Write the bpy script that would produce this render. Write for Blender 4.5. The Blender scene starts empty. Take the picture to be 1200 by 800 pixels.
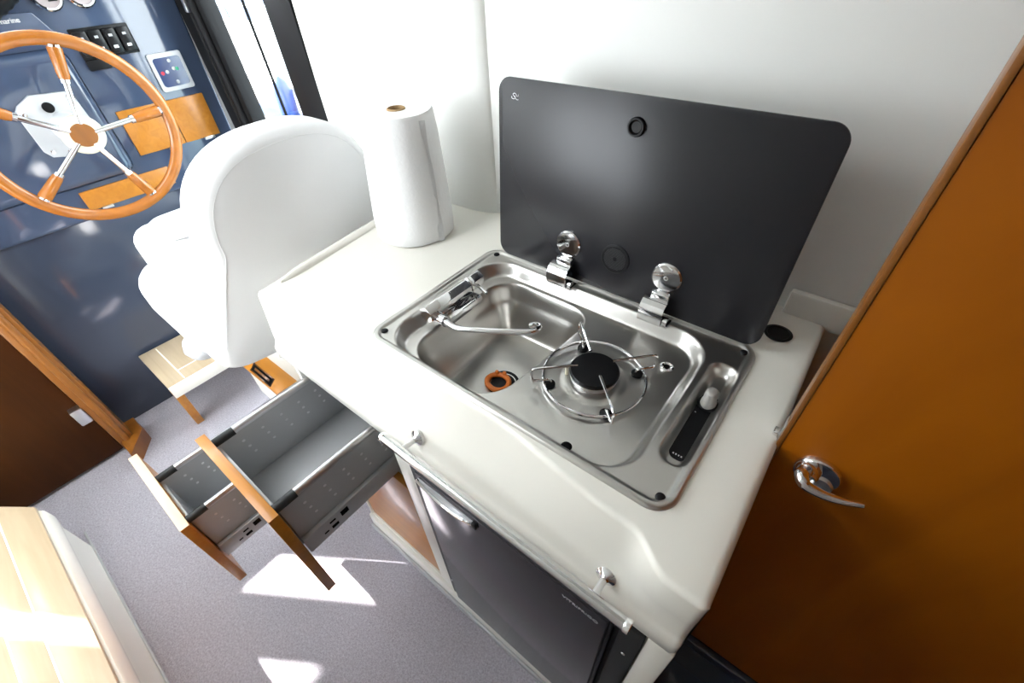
import bpy, bmesh, math, random
from math import pi, sin, cos, radians as rad
from mathutils import Vector, Matrix
random.seed(4)
SC = bpy.context.scene
COL = SC.collection
H = 1.0                      # height of the galley worktop above the cabin sole

# ------------------------------------------------------------------ camera
R = Matrix(((0.785436, 0.617619, -0.040448), (0.393856, -0.549145, -0.737100), (-0.477459, 0.563015, -0.674572)))
cam = bpy.data.cameras.new('camera')
cam.sensor_width = 36.0
cam.lens = 519.38 / 1200 * 36.0
cam.clip_start = 0.02
camo = bpy.data.objects.new('camera', cam)
COL.objects.link(camo)
m3 = Matrix((R[0], -R[1], -R[2])).transposed()
camo.matrix_world = Matrix.Translation((0.62267, -0.306288, 0.545014 + H)) @ m3.to_4x4()
SC.camera = camo

# ------------------------------------------------------------------ light
SC.view_settings.view_transform = 'Standard'
SC.view_settings.look = 'None'
SC.view_settings.gamma = 1.0
SC.view_settings.use_curve_mapping = False
SC.view_settings.exposure = 1.6
world = bpy.data.worlds.new('sky')
SC.world = world
world.use_nodes = True
bg = world.node_tree.nodes['Background']
bg.inputs[0].default_value = (0.90, 0.95, 1.0, 1)
bg.inputs[1].default_value = 5.0
sun = bpy.data.lights.new('sun', 'SUN')
sun.energy = 22.0
sun.angle = rad(0.8)
sun.color = (1.0, 0.97, 0.93)
suno = bpy.data.objects.new('sun', sun)
COL.objects.link(suno)
fill = bpy.data.lights.new('added_overhead_fill', 'AREA')       # added overhead area lamp in place of daylight, no opening above it
fill.shape = 'RECTANGLE'; fill.size = 0.60; fill.size_y = 0.75
fill.energy = 4.5
fill.color = (0.93, 0.96, 1.0)
fillo = bpy.data.objects.new('added_overhead_fill', fill)
COL.objects.link(fillo)
fillo.location = (-0.52, -0.72, 1.035 + H)
suno.rotation_euler = Vector((1.0, 0.65, -0.997)).to_track_quat('-Z', 'Y').to_euler()

# ------------------------------------------------------------------ materials
MATS = {}
def mat(name, col, rough=0.5, metal=0.0, coat=0.0, spec=0.5, emit=None, trans=0.0):
    m = bpy.data.materials.new(name); m.use_nodes = True
    b = m.node_tree.nodes['Principled BSDF']
    b.inputs['Base Color'].default_value = (*col, 1)
    b.inputs['Roughness'].default_value = rough
    b.inputs['Metallic'].default_value = metal
    b.inputs['Coat Weight'].default_value = coat
    b.inputs['Coat Roughness'].default_value = 0.06
    b.inputs['Specular IOR Level'].default_value = spec
    b.inputs['Transmission Weight'].default_value = trans
    if emit: b.inputs['Emission Color'].default_value = (*emit, 1); b.inputs['Emission Strength'].default_value = 1.0
    MATS[name] = m
    return m
def noise_bump(m, scale, strength, dist=0.001, stretch=None, detail=3, rough_var=None):
    nt = m.node_tree; b = nt.nodes['Principled BSDF']
    tc = nt.nodes.new('ShaderNodeTexCoord'); mp = nt.nodes.new('ShaderNodeMapping')
    if stretch: mp.inputs['Scale'].default_value = stretch
    n = nt.nodes.new('ShaderNodeTexNoise'); n.inputs['Scale'].default_value = scale; n.inputs['Detail'].default_value = detail
    bp = nt.nodes.new('ShaderNodeBump'); bp.inputs['Strength'].default_value = strength; bp.inputs['Distance'].default_value = dist
    nt.links.new(tc.outputs['Object'], mp.inputs[0]); nt.links.new(mp.outputs[0], n.inputs['Vector'])
    nt.links.new(n.outputs['Fac'], bp.inputs['Height']); nt.links.new(bp.outputs[0], b.inputs['Normal'])
    if rough_var:
        mr = nt.nodes.new('ShaderNodeMapRange'); mr.inputs['To Min'].default_value = rough_var[0]; mr.inputs['To Max'].default_value = rough_var[1]
        nt.links.new(n.outputs['Fac'], mr.inputs['Value']); nt.links.new(mr.outputs[0], b.inputs['Roughness'])
    return n
def two_tone(m, c1, c2, scale, stretch=(1, 1, 1), detail=4, dist=0.5, lo=0.35, hi=0.65):
    nt = m.node_tree; b = nt.nodes['Principled BSDF']
    tc = nt.nodes.new('ShaderNodeTexCoord'); mp = nt.nodes.new('ShaderNodeMapping'); mp.inputs['Scale'].default_value = stretch
    n = nt.nodes.new('ShaderNodeTexNoise'); n.inputs['Scale'].default_value = scale; n.inputs['Detail'].default_value = detail
    n.inputs['Distortion'].default_value = dist
    r = nt.nodes.new('ShaderNodeValToRGB')
    r.color_ramp.elements[0].position = lo; r.color_ramp.elements[0].color = (*c1, 1)
    r.color_ramp.elements[1].position = hi; r.color_ramp.elements[1].color = (*c2, 1)
    nt.links.new(tc.outputs['Object'], mp.inputs[0]); nt.links.new(mp.outputs[0], n.inputs['Vector'])
    nt.links.new(n.outputs['Fac'], r.inputs[0]); nt.links.new(r.outputs[0], b.inputs['Base Color'])
gel = mat('white_gelcoat', (0.80, 0.785, 0.73), 0.28)
gelc = mat('cream_gelcoat', (0.83, 0.81, 0.74), 0.22, coat=0.2)
wallm = mat('white_wall_lining', (0.80, 0.80, 0.77), 0.45); noise_bump(wallm, 320, 0.12, 0.001)
ceil = mat('ceiling_lining', (0.78, 0.77, 0.73), 0.7)
vinyl = mat('white_vinyl', (0.83, 0.83, 0.84), 0.45); noise_bump(vinyl, 500, 0.08, 0.0006)
paper = mat('paper_towel', (0.86, 0.86, 0.86), 0.95); noise_bump(paper, 130, 0.35, 0.002)
card = mat('cardboard', (0.42, 0.28, 0.14), 0.9)
carpet = mat('carpet', (0.45, 0.43, 0.46), 0.95, spec=0.1)
two_tone(carpet, (0.40, 0.375, 0.425), (0.62, 0.59, 0.65), 190, (1, 1, 1), 6, 0.6, 0.3, 0.7)
noise_bump(carpet, 420, 1.0, 0.006, detail=4)
def wood(name, c1, c2, stretch, rough=0.28, coat=0.4, scale=6):
    m = mat(name, c1, rough, coat=coat)
    two_tone(m, c1, c2, scale, stretch, 6, 1.2, 0.3, 0.7)
    return m
w_door = wood('mahogany_door', (0.265, 0.070, 0.0012), (0.345, 0.098, 0.002), (2.2, 2.2, 0.5), 0.42, 0.0, 4); w_door.node_tree.nodes['Principled BSDF'].inputs['Specular IOR Level'].default_value = 0.16
w_dark = wood('shaded_mahogany', (0.034, 0.010, 0.001), (0.052, 0.015, 0.002), (3, 3, 0.4), 0.5, 0.0, 5); w_dark.node_tree.nodes['Principled BSDF'].inputs['Specular IOR Level'].default_value = 0.15  # base colour darkened to carry the shade on the helm-side door
w_or = wood('cherry_front', (0.42, 0.155, 0.014), (0.51, 0.205, 0.024), (0.6, 6, 6), 0.33, 0.12, 6)
w_sunlit = wood('sunlit_cherry_edge', (0.76, 0.58, 0.36), (0.80, 0.64, 0.42), (1, 4, 4), 0.35, 0.2, 6)  # sunlight painted into the cherry of the far drawer's top edge
w_trim = wood('teak_trim', (0.19, 0.064, 0.007), (0.25, 0.088, 0.011), (4, 4, 0.5), 0.33, 0.1, 6)
w_wheel = wood('varnished_rim', (0.30, 0.092, 0.008), (0.39, 0.130, 0.014), (3, 3, 3), 0.25, 0.4, 5)
lam = mat('beige_laminate', (0.62, 0.50, 0.35), 0.3, coat=0.25)
two_tone(lam, (0.42, 0.325, 0.215), (0.48, 0.38, 0.26), 5, (0.5, 6, 6), 4, 0.6)
lamline = mat('white_seam', (0.85, 0.82, 0.75), 0.4)
steel = mat('brushed_steel', (0.56, 0.545, 0.52), 0.3, 1.0)
noise_bump(steel, 40, 0.012, 0.0004, (1, 10, 10), 2, (0.27, 0.34))
chrome = mat('chrome', (0.82, 0.82, 0.83), 0.06, 1.0)
satin = mat('satin_aluminium', (0.72, 0.72, 0.73), 0.28, 1.0)
railm = mat('silver_rail', (0.60, 0.60, 0.60), 0.12, 1.0)
greym = mat('silver_grey_enamel', (0.50, 0.51, 0.525), 0.38, 0.35)
black = mat('black_plastic', (0.006, 0.006, 0.007), 0.4, spec=0.22)
blackm = mat('black_enamel', (0.006, 0.006, 0.007), 0.3, spec=0.3)
rubber = mat('black_rubber', (0.009, 0.009, 0.010), 0.55, spec=0.12)
hole = mat('hole_black', (0.004, 0.004, 0.004), 0.9, spec=0.1)
dgrey = mat('charcoal_frame', (0.026, 0.027, 0.028), 0.5, spec=0.25)
glasslid = mat('black_glass', (0.013, 0.013, 0.016), 0.27, coat=0.0, spec=0.36)
fridgem = mat('fridge_panel', (0.05, 0.047, 0.055), 0.14, 0.45)
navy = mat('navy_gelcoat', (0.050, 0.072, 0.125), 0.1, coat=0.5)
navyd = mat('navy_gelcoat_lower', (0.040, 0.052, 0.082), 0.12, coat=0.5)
wplast = mat('white_plastic', (0.55, 0.57, 0.60), 0.35)
ivory = mat('ivory_plastic', (0.66, 0.61, 0.47), 0.35)
orange = mat('orange_rubber', (0.62, 0.16, 0.02), 0.5)
white = mat('white_print', (0.85, 0.85, 0.87), 0.5)
ventm = mat('vent_mesh', (0.11, 0.11, 0.115), 0.5, spec=0.3)
kgrey = mat('knob_grey', (0.36, 0.35, 0.33), 0.4)
perf = mat('drawer_perforation', (0.80, 0.80, 0.82), 0.5)
red = mat('red_indicator', (0.6, 0.03, 0.06), 0.4)
green = mat('green_indicator', (0.03, 0.35, 0.2), 0.4)
lcd = mat('display_face', (0.05, 0.07, 0.16), 0.12, coat=0.3)
dial = mat('dial_face', (0.42, 0.36, 0.36), 0.25, coat=0.6)
bluev = mat('blue_stripe', (0.003, 0.022, 0.13), 0.3)
glassb = mat('boat_window', (0.02, 0.04, 0.10), 0.1)
boatw = mat('boat_white', (0.85, 0.86, 0.86), 0.3)
water = mat('water', (0.10, 0.16, 0.18), 0.15); noise_bump(water, 3, 0.4, 0.05)
pane = bpy.data.materials.new('window_glass'); pane.use_nodes = True
nt = pane.node_tree; nt.nodes.clear()
o_ = nt.nodes.new('ShaderNodeOutputMaterial'); mx = nt.nodes.new('ShaderNodeMixShader'); tr = nt.nodes.new('ShaderNodeBsdfTransparent'); gl = nt.nodes.new('ShaderNodeBsdfGlossy')
tr.inputs[0].default_value = (0.96, 0.98, 0.97, 1); gl.inputs['Roughness'].default_value = 0.02; mx.inputs[0].default_value = 0.06
nt.links.new(tr.outputs[0], mx.inputs[1]); nt.links.new(gl.outputs[0], mx.inputs[2]); nt.links.new(mx.outputs[0], o_.inputs[0])

# ------------------------------------------------------------------ helpers
ORG = {}
def V(x, y, z): return Vector((x, y, z + H))      # z is given relative to the worktop
def thing(name, label, cat, loc, group=None):
    o = bpy.data.objects.new(name, None); COL.objects.link(o)
    o.location = loc; o['label'] = label; o['category'] = cat
    o.empty_display_size = 0.05
    if group: o['group'] = group
    ORG[o.name] = Vector(loc)
    return o
def tag(o, label, cat, group=None):
    o['label'] = label; o['category'] = cat
    if group: o['group'] = group
    return o
def obj(name, bm, m, parent=None, smooth=40, kind=None, label=None):
    org = ORG[parent.name] if parent else Vector((0, 0, 0))
    if parent: bmesh.ops.translate(bm, verts=bm.verts, vec=-org)
    bmesh.ops.recalc_face_normals(bm, faces=bm.faces) if smooth is not None else None
    me = bpy.data.meshes.new(name); bm.to_mesh(me); bm.free()
    if smooth:
        for f in me.polygons: f.use_smooth = True
        me.set_sharp_from_angle(angle=rad(smooth))
    o = bpy.data.objects.new(name, me); COL.objects.link(o)
    me.materials.append(m)
    if parent: o.parent = parent
    ORG[o.name] = org
    if kind: o['kind'] = kind
    if label: o['label'] = label
    return o
def struct(name, bm, m, smooth=40):
    return obj(name, bm, m, None, smooth, 'structure')
def join(bm, other):
    me = bpy.data.meshes.new('t'); other.to_mesh(me); other.free(); bm.from_mesh(me); bpy.data.meshes.remove(me); return bm
def box(x0, x1, y0, y1, z0, z1, bev=0.0, seg=2, bm=None):
    b = bmesh.new(); bmesh.ops.create_cube(b, size=1)
    for v in b.verts:
        v.co = Vector(((x0 + x1) / 2 + v.co.x * (x1 - x0), (y0 + y1) / 2 + v.co.y * (y1 - y0), (z0 + z1) / 2 + H + v.co.z * (z1 - z0)))
    if bev: bmesh.ops.bevel(b, geom=b.edges[:], offset=bev, segments=seg, profile=0.5, affect='EDGES')
    return join(bm, b) if bm else b
def tube(pts, r, n=10, cap=True, closed=False, bm=None):
    b = bm or bmesh.new(); pts = [Vector(p) for p in pts]; N = len(pts); rings = []
    rs = r if isinstance(r, (list, tuple)) else [r] * N
    t0 = None; up = None
    for i, p in enumerate(pts):
        if closed: t = pts[(i + 1) % N] - pts[i - 1]
        else: t = pts[min(i + 1, N - 1)] - pts[max(i - 1, 0)]
        t.normalize()
        if up is None:
            a = Vector((0, 0, 1)) if abs(t.z) < 0.9 else Vector((1, 0, 0)); up = (a - t * a.dot(t)).normalized()
        else: up = (up - t * up.dot(t)).normalized()
        s = t.cross(up)
        rings.append([b.verts.new(p + (up * cos(2 * pi * k / n) + s * sin(2 * pi * k / n)) * rs[i]) for k in range(n)])
    for i in range(N if closed else N - 1):
        A, B = rings[i], rings[(i + 1) % N]
        for k in range(n): b.faces.new((A[k], A[(k + 1) % n], B[(k + 1) % n], B[k]))
    if cap and not closed: b.faces.new(rings[0][::-1]); b.faces.new(rings[-1])
    return b
def smooth_path(pts, sub=5):
    P = [Vector(p) for p in pts]; out = []
    for i in range(len(P) - 1):
        a, b, c, d = P[max(i - 1, 0)], P[i], P[i + 1], P[min(i + 2, len(P) - 1)]
        for k in range(sub):
            t = k / sub
            out.append(0.5 * ((2 * b) + (c - a) * t + (2 * a - 5 * b + 4 * c - d) * t * t + (-a + 3 * b - 3 * c + d) * t ** 3))
    out.append(P[-1]); return out
def lathe(prof, c, axis='Z', n=32, bm=None):
    """prof: list of (radius, height) along the axis from point c"""
    b = bm or bmesh.new(); c = Vector(c)
    ax = {'X': Vector((1, 0, 0)), 'Y': Vector((0, 1, 0)), 'Z': Vector((0, 0, 1))}.get(axis, axis) if isinstance(axis, str) else Vector(axis).normalized()
    a = Vector((0, 0, 1)) if abs(ax.z) < 0.9 else Vector((1, 0, 0)); u = (a - ax * a.dot(ax)).normalized(); w = ax.cross(u)
    rings = []
    for r, h in prof:
        if r < 1e-6: rings.append([b.verts.new(c + ax * h)])
        else: rings.append([b.verts.new(c + ax * h + (u * cos(2 * pi * k / n) + w * sin(2 * pi * k / n)) * r) for k in range(n)])
    for A, B in zip(rings, rings[1:]):
        for k in range(n):
            j = (k + 1) % n
            if len(A) == 1 and len(B) == 1: continue
            if len(A) == 1: b.faces.new((A[0], B[j], B[k]))
            elif len(B) == 1: b.faces.new((A[k], A[j], B[0]))
            else: b.faces.new((A[k], A[j], B[j], B[k]))
    return b
def prism(poly, f0, f1, bm=None, bev=0):
    """poly of 2D points, f0/f1 map (a,b) to 3D for the two faces"""
    b = bmesh.new()
    A = [b.verts.new(f0(*p)) for p in poly]; B = [b.verts.new(f1(*p)) for p in poly]
    b.faces.new(A[::-1]); b.faces.new(B); n = len(poly)
    for k in range(n): b.faces.new((A[k], A[(k + 1) % n], B[(k + 1) % n], B[k]))
    if bev:
        bmesh.ops.recalc_face_normals(b, faces=b.faces)
        es = [e for e in b.edges if e.calc_face_angle(0) > 1.0]
        bmesh.ops.bevel(b, geom=es, offset=bev, segments=2, profile=0.5, affect='EDGES')
    return join(bm, b) if bm else b
def rrect(x0, x1, y0, y1, r, n=8):
    out = []
    for cx, cy, a in ((x1 - r, y1 - r, 0), (x0 + r, y1 - r, 90), (x0 + r, y0 + r, 180), (x1 - r, y0 + r, 270)):
        for k in range(n + 1):
            t = rad(a + 90 * k / n); out.append((cx + r * cos(t), cy + r * sin(t)))
    return out
def sdrr(x, y, x0, x1, y0, y1, r):
    cx, cy = (x0 + x1) / 2, (y0 + y1) / 2
    qx, qy = abs(x - cx) - (x1 - x0) / 2 + r, abs(y - cy) - (y1 - y0) / 2 + r
    return math.hypot(max(qx, 0), max(qy, 0)) + min(max(qx, qy), 0) - r
def sst(a, b, x):
    t = min(1, max(0, (x - a) / (b - a))); return t * t * (3 - 2 * t)
def text(name, s, size, M, m, parent, ext=0.0004):
    cu = bpy.data.curves.new('t', 'FONT'); cu.body = s; cu.size = size; cu.extrude = ext
    t = bpy.data.objects.new('t', cu); COL.objects.link(t)
    dg = bpy.context.evaluated_depsgraph_get()
    me = bpy.data.meshes.new_from_object(t.evaluated_get(dg)); bm = bmesh.new(); bm.from_mesh(me)
    bpy.data.objects.remove(t); bpy.data.meshes.remove(me)
    bmesh.ops.transform(bm, matrix=M, verts=bm.verts)
    return obj(name, bm, m, parent, smooth=0)
def frame(o, ex, ey, ez):
    return Matrix(((ex[0], ey[0], ez[0], o[0]), (ex[1], ey[1], ez[1], o[1]), (ex[2], ey[2], ez[2], o[2]), (0, 0, 0, 1)))
def dup(o, parent=None, delta=Vector((0, 0, 0))):
    c = o.copy(); COL.objects.link(c); c.parent = parent; ORG[c.name] = ORG.get(o.name, Vector((0, 0, 0)))
    c.location = o.location + delta
    for ch in o.children: dup(ch, c)
    return c

# ------------------------------------------------------------------ the cabin shell
FZ = -1.0
struct('floor', box(-2.2, 1.9, -2.1, 0.62, FZ - 0.05, FZ), carpet, 0)
struct('ceiling', box(-2.12, 1.9, -2.1, 0.66, 1.05, 1.11), ceil, 0)
# hull side: right section proud, left section set back, a rounded return between them
b = bmesh.new()
prof = [(1.9, 0.53), (-0.05, 0.53), (-0.108, 0.53), (-0.112, 0.532)]
for k in range(1, 11):
    t = rad(90 * k / 10); prof.append((-0.112 - 0.105 * (1 - cos(t)) ** 0.9, 0.532 - 0.032 * sin(t)))
prof += [(-0.77, 0.50)]
lo = [b.verts.new(V(x, y, FZ)) for x, y in prof]; hi = [b.verts.new(V(x, y, 1.05)) for x, y in prof]
for k in range(len(prof) - 1): b.faces.new((lo[k], lo[k + 1], hi[k + 1], hi[k]))
lo2 = [b.verts.new(V(x, 0.64, FZ)) for x, y in (prof[0], prof[-1])]; hi2 = [b.verts.new(V(x, 0.64, 1.05)) for x, y in (prof[0], prof[-1])]
b.faces.new((lo[-1], lo2[1], hi2[1], hi[-1])); b.faces.new((lo2[0], lo[0], hi[0], hi2[0])); b.faces.new((lo2[1], lo2[0], hi2[0], hi2[1]))
struct('wall_back', b, wallm, 50)
hf = bmesh.new(); box(-0.86, -0.82, -1.14, -0.30, 1.03, 1.052, bm=hf); box(-0.22, -0.18, -1.14, -0.30, 1.03, 1.052, bm=hf); box(-0.82, -0.22, -1.14, -1.10, 1.03, 1.052, bm=hf); box(-0.82, -0.22, -0.34, -0.30, 1.03, 1.052, bm=hf)
struct('added_hatch_frame', hf, satin, 0)  # invented frame, out of view, put around the added overhead lamp
b = box(-2.05, -0.77, 0.505, 0.64, FZ, -0.78); box(-2.05, -0.77, 0.505, 0.64, 0.90, 1.05, bm=b); box(-2.05, -1.56, 0.55, 0.64, -0.78, 0.90, bm=b)
struct('wall_side', b, wallm, 0)
# sliding side window by the helm, black frames
win = bpy.data.objects.new('window_1', None); COL.objects.link(win); win.location = V(-1.13, 0.52, -0.3); win['kind'] = 'structure'; ORG['window_1'] = win.location.copy()
obj('frame_post', prism([(-0.908, 0.494), (-0.771, 0.496), (-0.771, 0.56), (-0.908, 0.56)], lambda x, y: V(x + 0.038, y, -0.74), lambda x, y: V(x - 0.022, y, 0.86), bev=0.004), rubber, win)
obj('frame_post', prism([(-1.53, 0.505), (-1.328, 0.505), (-1.328, 0.56), (-1.53, 0.56)], lambda x, y: V(x + 0.10, y, -0.74), lambda x, y: V(x - 0.07, y, 0.86), bev=0.005), rubber, win)
obj('gasket_bead', tube([V(-1.288, 0.500, -0.74), V(-1.44, 0.500, 0.86)], 0.016, 12), rubber, win)
obj('slide_channel', tube([V(-1.328, 0.498, -0.74), V(-1.48, 0.498, 0.86)], 0.009, 10), rubber, win)
obj('latch', box(-1.435, -1.418, 0.480, 0.502, 0.395, 0.47, 0.004), satin, win)
obj('sill', box(-1.60, -0.771, 0.498, 0.56, -0.78, -0.74, 0.005), rubber, win)
obj('head_rail', box(-1.60, -0.771, 0.498, 0.56, 0.86, 0.90, 0.005), rubber, win)
obj('pane_edge', tube([V(-1.012, 0.523, -0.74), V(-1.118, 0.523, 0.86)], 0.005, 8), rubber, win)
obj('glass_pane', box(-1.42, -0.90, 0.528, 0.533, -0.74, 0.86), pane, win, 0)
# forward windscreen, starboard and aft walls (pillars with open window bands)
b = box(-2.12, -2.06, -2.1, 0.64, FZ, 0.44)
for y0_, y1_ in ((-2.1, -1.835), (-1.755, -1.563), (-1.40, -0.92), (0.54, 0.64)): box(-2.12, -2.06, y0_, y1_, 0.44, 1.05, bm=b)
struct('wall_front', b, wallm, 0)
b = box(-2.06, 1.9, -2.16, -2.1, FZ, -0.1); box(-2.06, 1.9, -2.16, -2.1, 0.86, 1.05, bm=b)
for x0, x1 in ((-2.06, -1.95), (-1.25, -1.15), (-0.32, 1.9)): box(x0, x1, -2.16, -2.1, -0.1, 0.86, bm=b)
struct('wall_starboard', b, wallm, 0)
struct('wall_light_block', box(-0.17, 1.9, -2.1, -0.74, FZ, 1.05), wallm, 0)  # unseen block added to shade the lower door and bounce light
struct('floor_shade', box(0.682, 1.88, -0.73, 0.19, FZ - 0.001, FZ + 0.012), navyd, 0)  # dark sheet standing in for shade on the carpet below the door
struct('wall_aft', box(1.9, 1.96, -2.1, 0.64, FZ, 1.05), w_door, 0)

# ------------------------------------------------------------------ aft wooden door with lever handle
dr = bpy.data.objects.new('door_1', None); COL.objects.link(dr); dr.location = V(0.68, 0.2, -0.78); dr['kind'] = 'structure'; ORG['door_1'] = dr.location.copy()
dr['label'] = 'varnished mahogany cabin door with chrome lever handle'
obj('door_leaf', box(0.680, 1.42, 0.203, 0.235, -0.79, 0.98, 0.003), w_door, dr)
obj('edge_strip', box(0.674, 0.680, 0.202, 0.236, -0.79, 0.98, 0.001), w_trim, dr)
hd = obj('handle', lathe([(0, -0.009), (0.027, -0.009), (0.029, -0.006), (0.029, 0.0)], V(0.733, 0.203, -0.02), 'Y', 28), chrome, dr)
obj('keyhole_cover', lathe([(0, -0.0125), (0.014, -0.0125), (0.016, -0.009)], V(0.742, 0.203, -0.033), 'Y', 24), satin, hd)
lp = smooth_path([V(0.722, 0.198, -0.016), V(0.716, 0.175, -0.004), V(0.714, 0.162, 0.003), V(0.722, 0.155, -0.001), V(0.743, 0.155, -0.003), V(0.763, 0.158, -0.001), V(0.784, 0.164, 0.003)], 5)
obj('lever', tube(lp, [0.0095] * 10 + [0.0085] * 5 + [0.0075 - 0.004 * k / (len(lp) - 16) for k in range(len(lp) - 15)], 12), chrome, hd)
obj('neck_collar', lathe([(0.016, -0.004), (0.014, -0.016), (0.011, -0.020)], V(0.722, 0.198, -0.016), 'Y', 20), chrome, hd)
b = box(0.664, 0.675, 0.212, 0.226, -0.012, 0.006, 0.002)
obj('latch_bolt', b, chrome, dr)
obj('latch_plate', box(0.6725, 0.6745, 0.208, 0.230, -0.035, 0.03, 0.0005), satin, dr)
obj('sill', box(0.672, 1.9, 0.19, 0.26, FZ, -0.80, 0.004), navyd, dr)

# ------------------------------------------------------------------ forward cabin door and its teak post
d2 = bpy.data.objects.new('door_2', None); COL.objects.link(d2); d2.location = V(-1.37, -0.6, FZ); d2['kind'] = 'structure'; ORG['door_2'] = d2.location.copy()
d2['label'] = 'mahogany door beside the helm console with shade put into its dark colour'
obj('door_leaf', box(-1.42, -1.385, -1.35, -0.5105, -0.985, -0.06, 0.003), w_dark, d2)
obj('door_frame', box(-1.45, -1.355, -0.508, -0.455, FZ, -0.05, 0.006), w_trim, d2)
obj('frame_moulding', tube([V(-1.352, -0.478, FZ), V(-1.352, -0.478, -0.05)], 0.011, 10), w_trim, d2)
obj('hinge', box(-1.386, -1.350, -0.545, -0.508, -0.775, -0.70, 0.004), satin, d2)
obj('frame_foot', prism([(-1.46, -0.50), (-1.25, -0.50), (-1.36, -0.42), (-1.46, -0.42)], lambda x, y: V(x, y, FZ), lambda x, y: V(x, y, FZ + 0.07)), w_trim, d2)
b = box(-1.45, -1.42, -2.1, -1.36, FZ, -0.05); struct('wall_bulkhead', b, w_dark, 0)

# ------------------------------------------------------------------ galley worktop
def y0f(x):
    y = -0.020 + 0.012 * sst(-0.2, 0.2, x) - 0.026 * sst(0.30, 0.56, x)
    y += (-0.068 - y) * sst(0.565, 0.63, x)
    y += (-0.050 - y) * sst(-0.21, -0.27, x)
    return y
xs = sorted(set([-0.305 + 0.97 * k / 70 for k in range(71)] + [0.0107, 0.5893]))
ctr = thing('galley_worktop', 'cream moulded galley worktop with sloping front around the sink and hob', 'worktop', V(0.2, 0.2, -0.18))
b = bmesh.new(); rows = []
ybk = [0.53, 0.45, 0.3733, 0.2, 0.0107]
RC = 0.013
for x in xs:
    y0 = y0f(x); f = 1 - sst(0.565, 0.63, x)
    sec = [(y, 0.0) for y in ybk]
    for k in range(6):
        t = rad(75 * k / 5); sec.append((y0 + 0.011 - 0.011 * sin(t) * 1.0, -0.011 * (1 - cos(t))))
    ya, za = sec[-1]
    sec += [(ya + (-0.062 - ya) * 0.5, -0.07), (-0.062, -0.128), (-0.066, -0.136), (-0.0705, -0.142), (-0.0715, -0.15), (-0.0715, -0.172), (-0.069, -0.176), (-0.03, -0.176)]
    row = []
    for y, z in sec:
        xx = x
        if x < 0: xx = x - 0.13 * (y + 0.05) * sst(-0.1, -0.3, x)
        row.append((xx, y, z))
    rows.append(row)
# round the two ends down
def endrow(row, dx, dz): return [(x + dx, y, z - dz) for x, y, z in row]
L = [endrow(rows[0], -0.010 * sin(rad(a)), 0.010 * (1 - cos(rad(a)))) for a in (90, 60, 30)]
def endR(row, a):
    dx, dd = 0.012 * sin(rad(a)), 0.012 * (1 - cos(rad(a))); out = []
    for j, (x, y, z) in enumerate(row):
        w = sst(5, 11, j); out.append((x + dx, y + dd * w, z - dd * (1 - w)))
    return out
Rr = [endR(rows[-1], a) for a in (22, 45, 67, 90)]
bot = lambda row, zz: [(x, max(y, -0.0715) if True else y, zz if z > zz else z) for x, y, z in row]
allr = L + rows + Rr
allx = [None] * 3 + xs + [None] * 4
vr = [[b.verts.new(V(*p)) for p in r] for r in allr]
for i in range(len(vr) - 1):
    for j in range(len(vr[0]) - 1):
        if allx[i] is not None and allx[i + 1] is not None and allx[i] > 0.0106 and allx[i + 1] < 0.5894 and j in (2, 3): continue
        b.faces.new((vr[i][j], vr[i][j + 1], vr[i + 1][j + 1], vr[i + 1][j]))
# closing side skirts
for r, zz in ((vr[0], -0.176), (vr[-1], -0.176)):
    base = [b.verts.new(Vector((v.co.x, v.co.y, H + zz))) for v in r[:-3]]
    for j in range(len(base) - 1): b.faces.new((r[j], r[j + 1], base[j + 1], base[j]))
obj('moulded_top', b, gelc, ctr, 35)
lipp = [V(-0.292 - 0.13 * (y + 0.05), y, 0.001) for y in [0.0 + 0.02 * k for k in range(27)]]
obj('fiddle_lip', tube(lipp, [0.003, 0.008, 0.011] + [0.012] * 24, 12), gelc, ctr)
obj('upstand', box(0.600, 0.86, 0.512, 0.529, -0.012, 0.048, 0.006), gelc, ctr)
obj('right_side_panel', box(0.6385, 0.6768, -0.0714, 0.529, FZ, -0.1765, 0.004), gelc, ctr)
obj('cup_socket', lathe([(0.022, -0.001), (0.024, 0.002), (0.019, 0.003), (0.017, 0.0012), (0, 0.001)], V(0.612, 0.443, 0.0), 'Z', 28), black, ctr)

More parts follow.
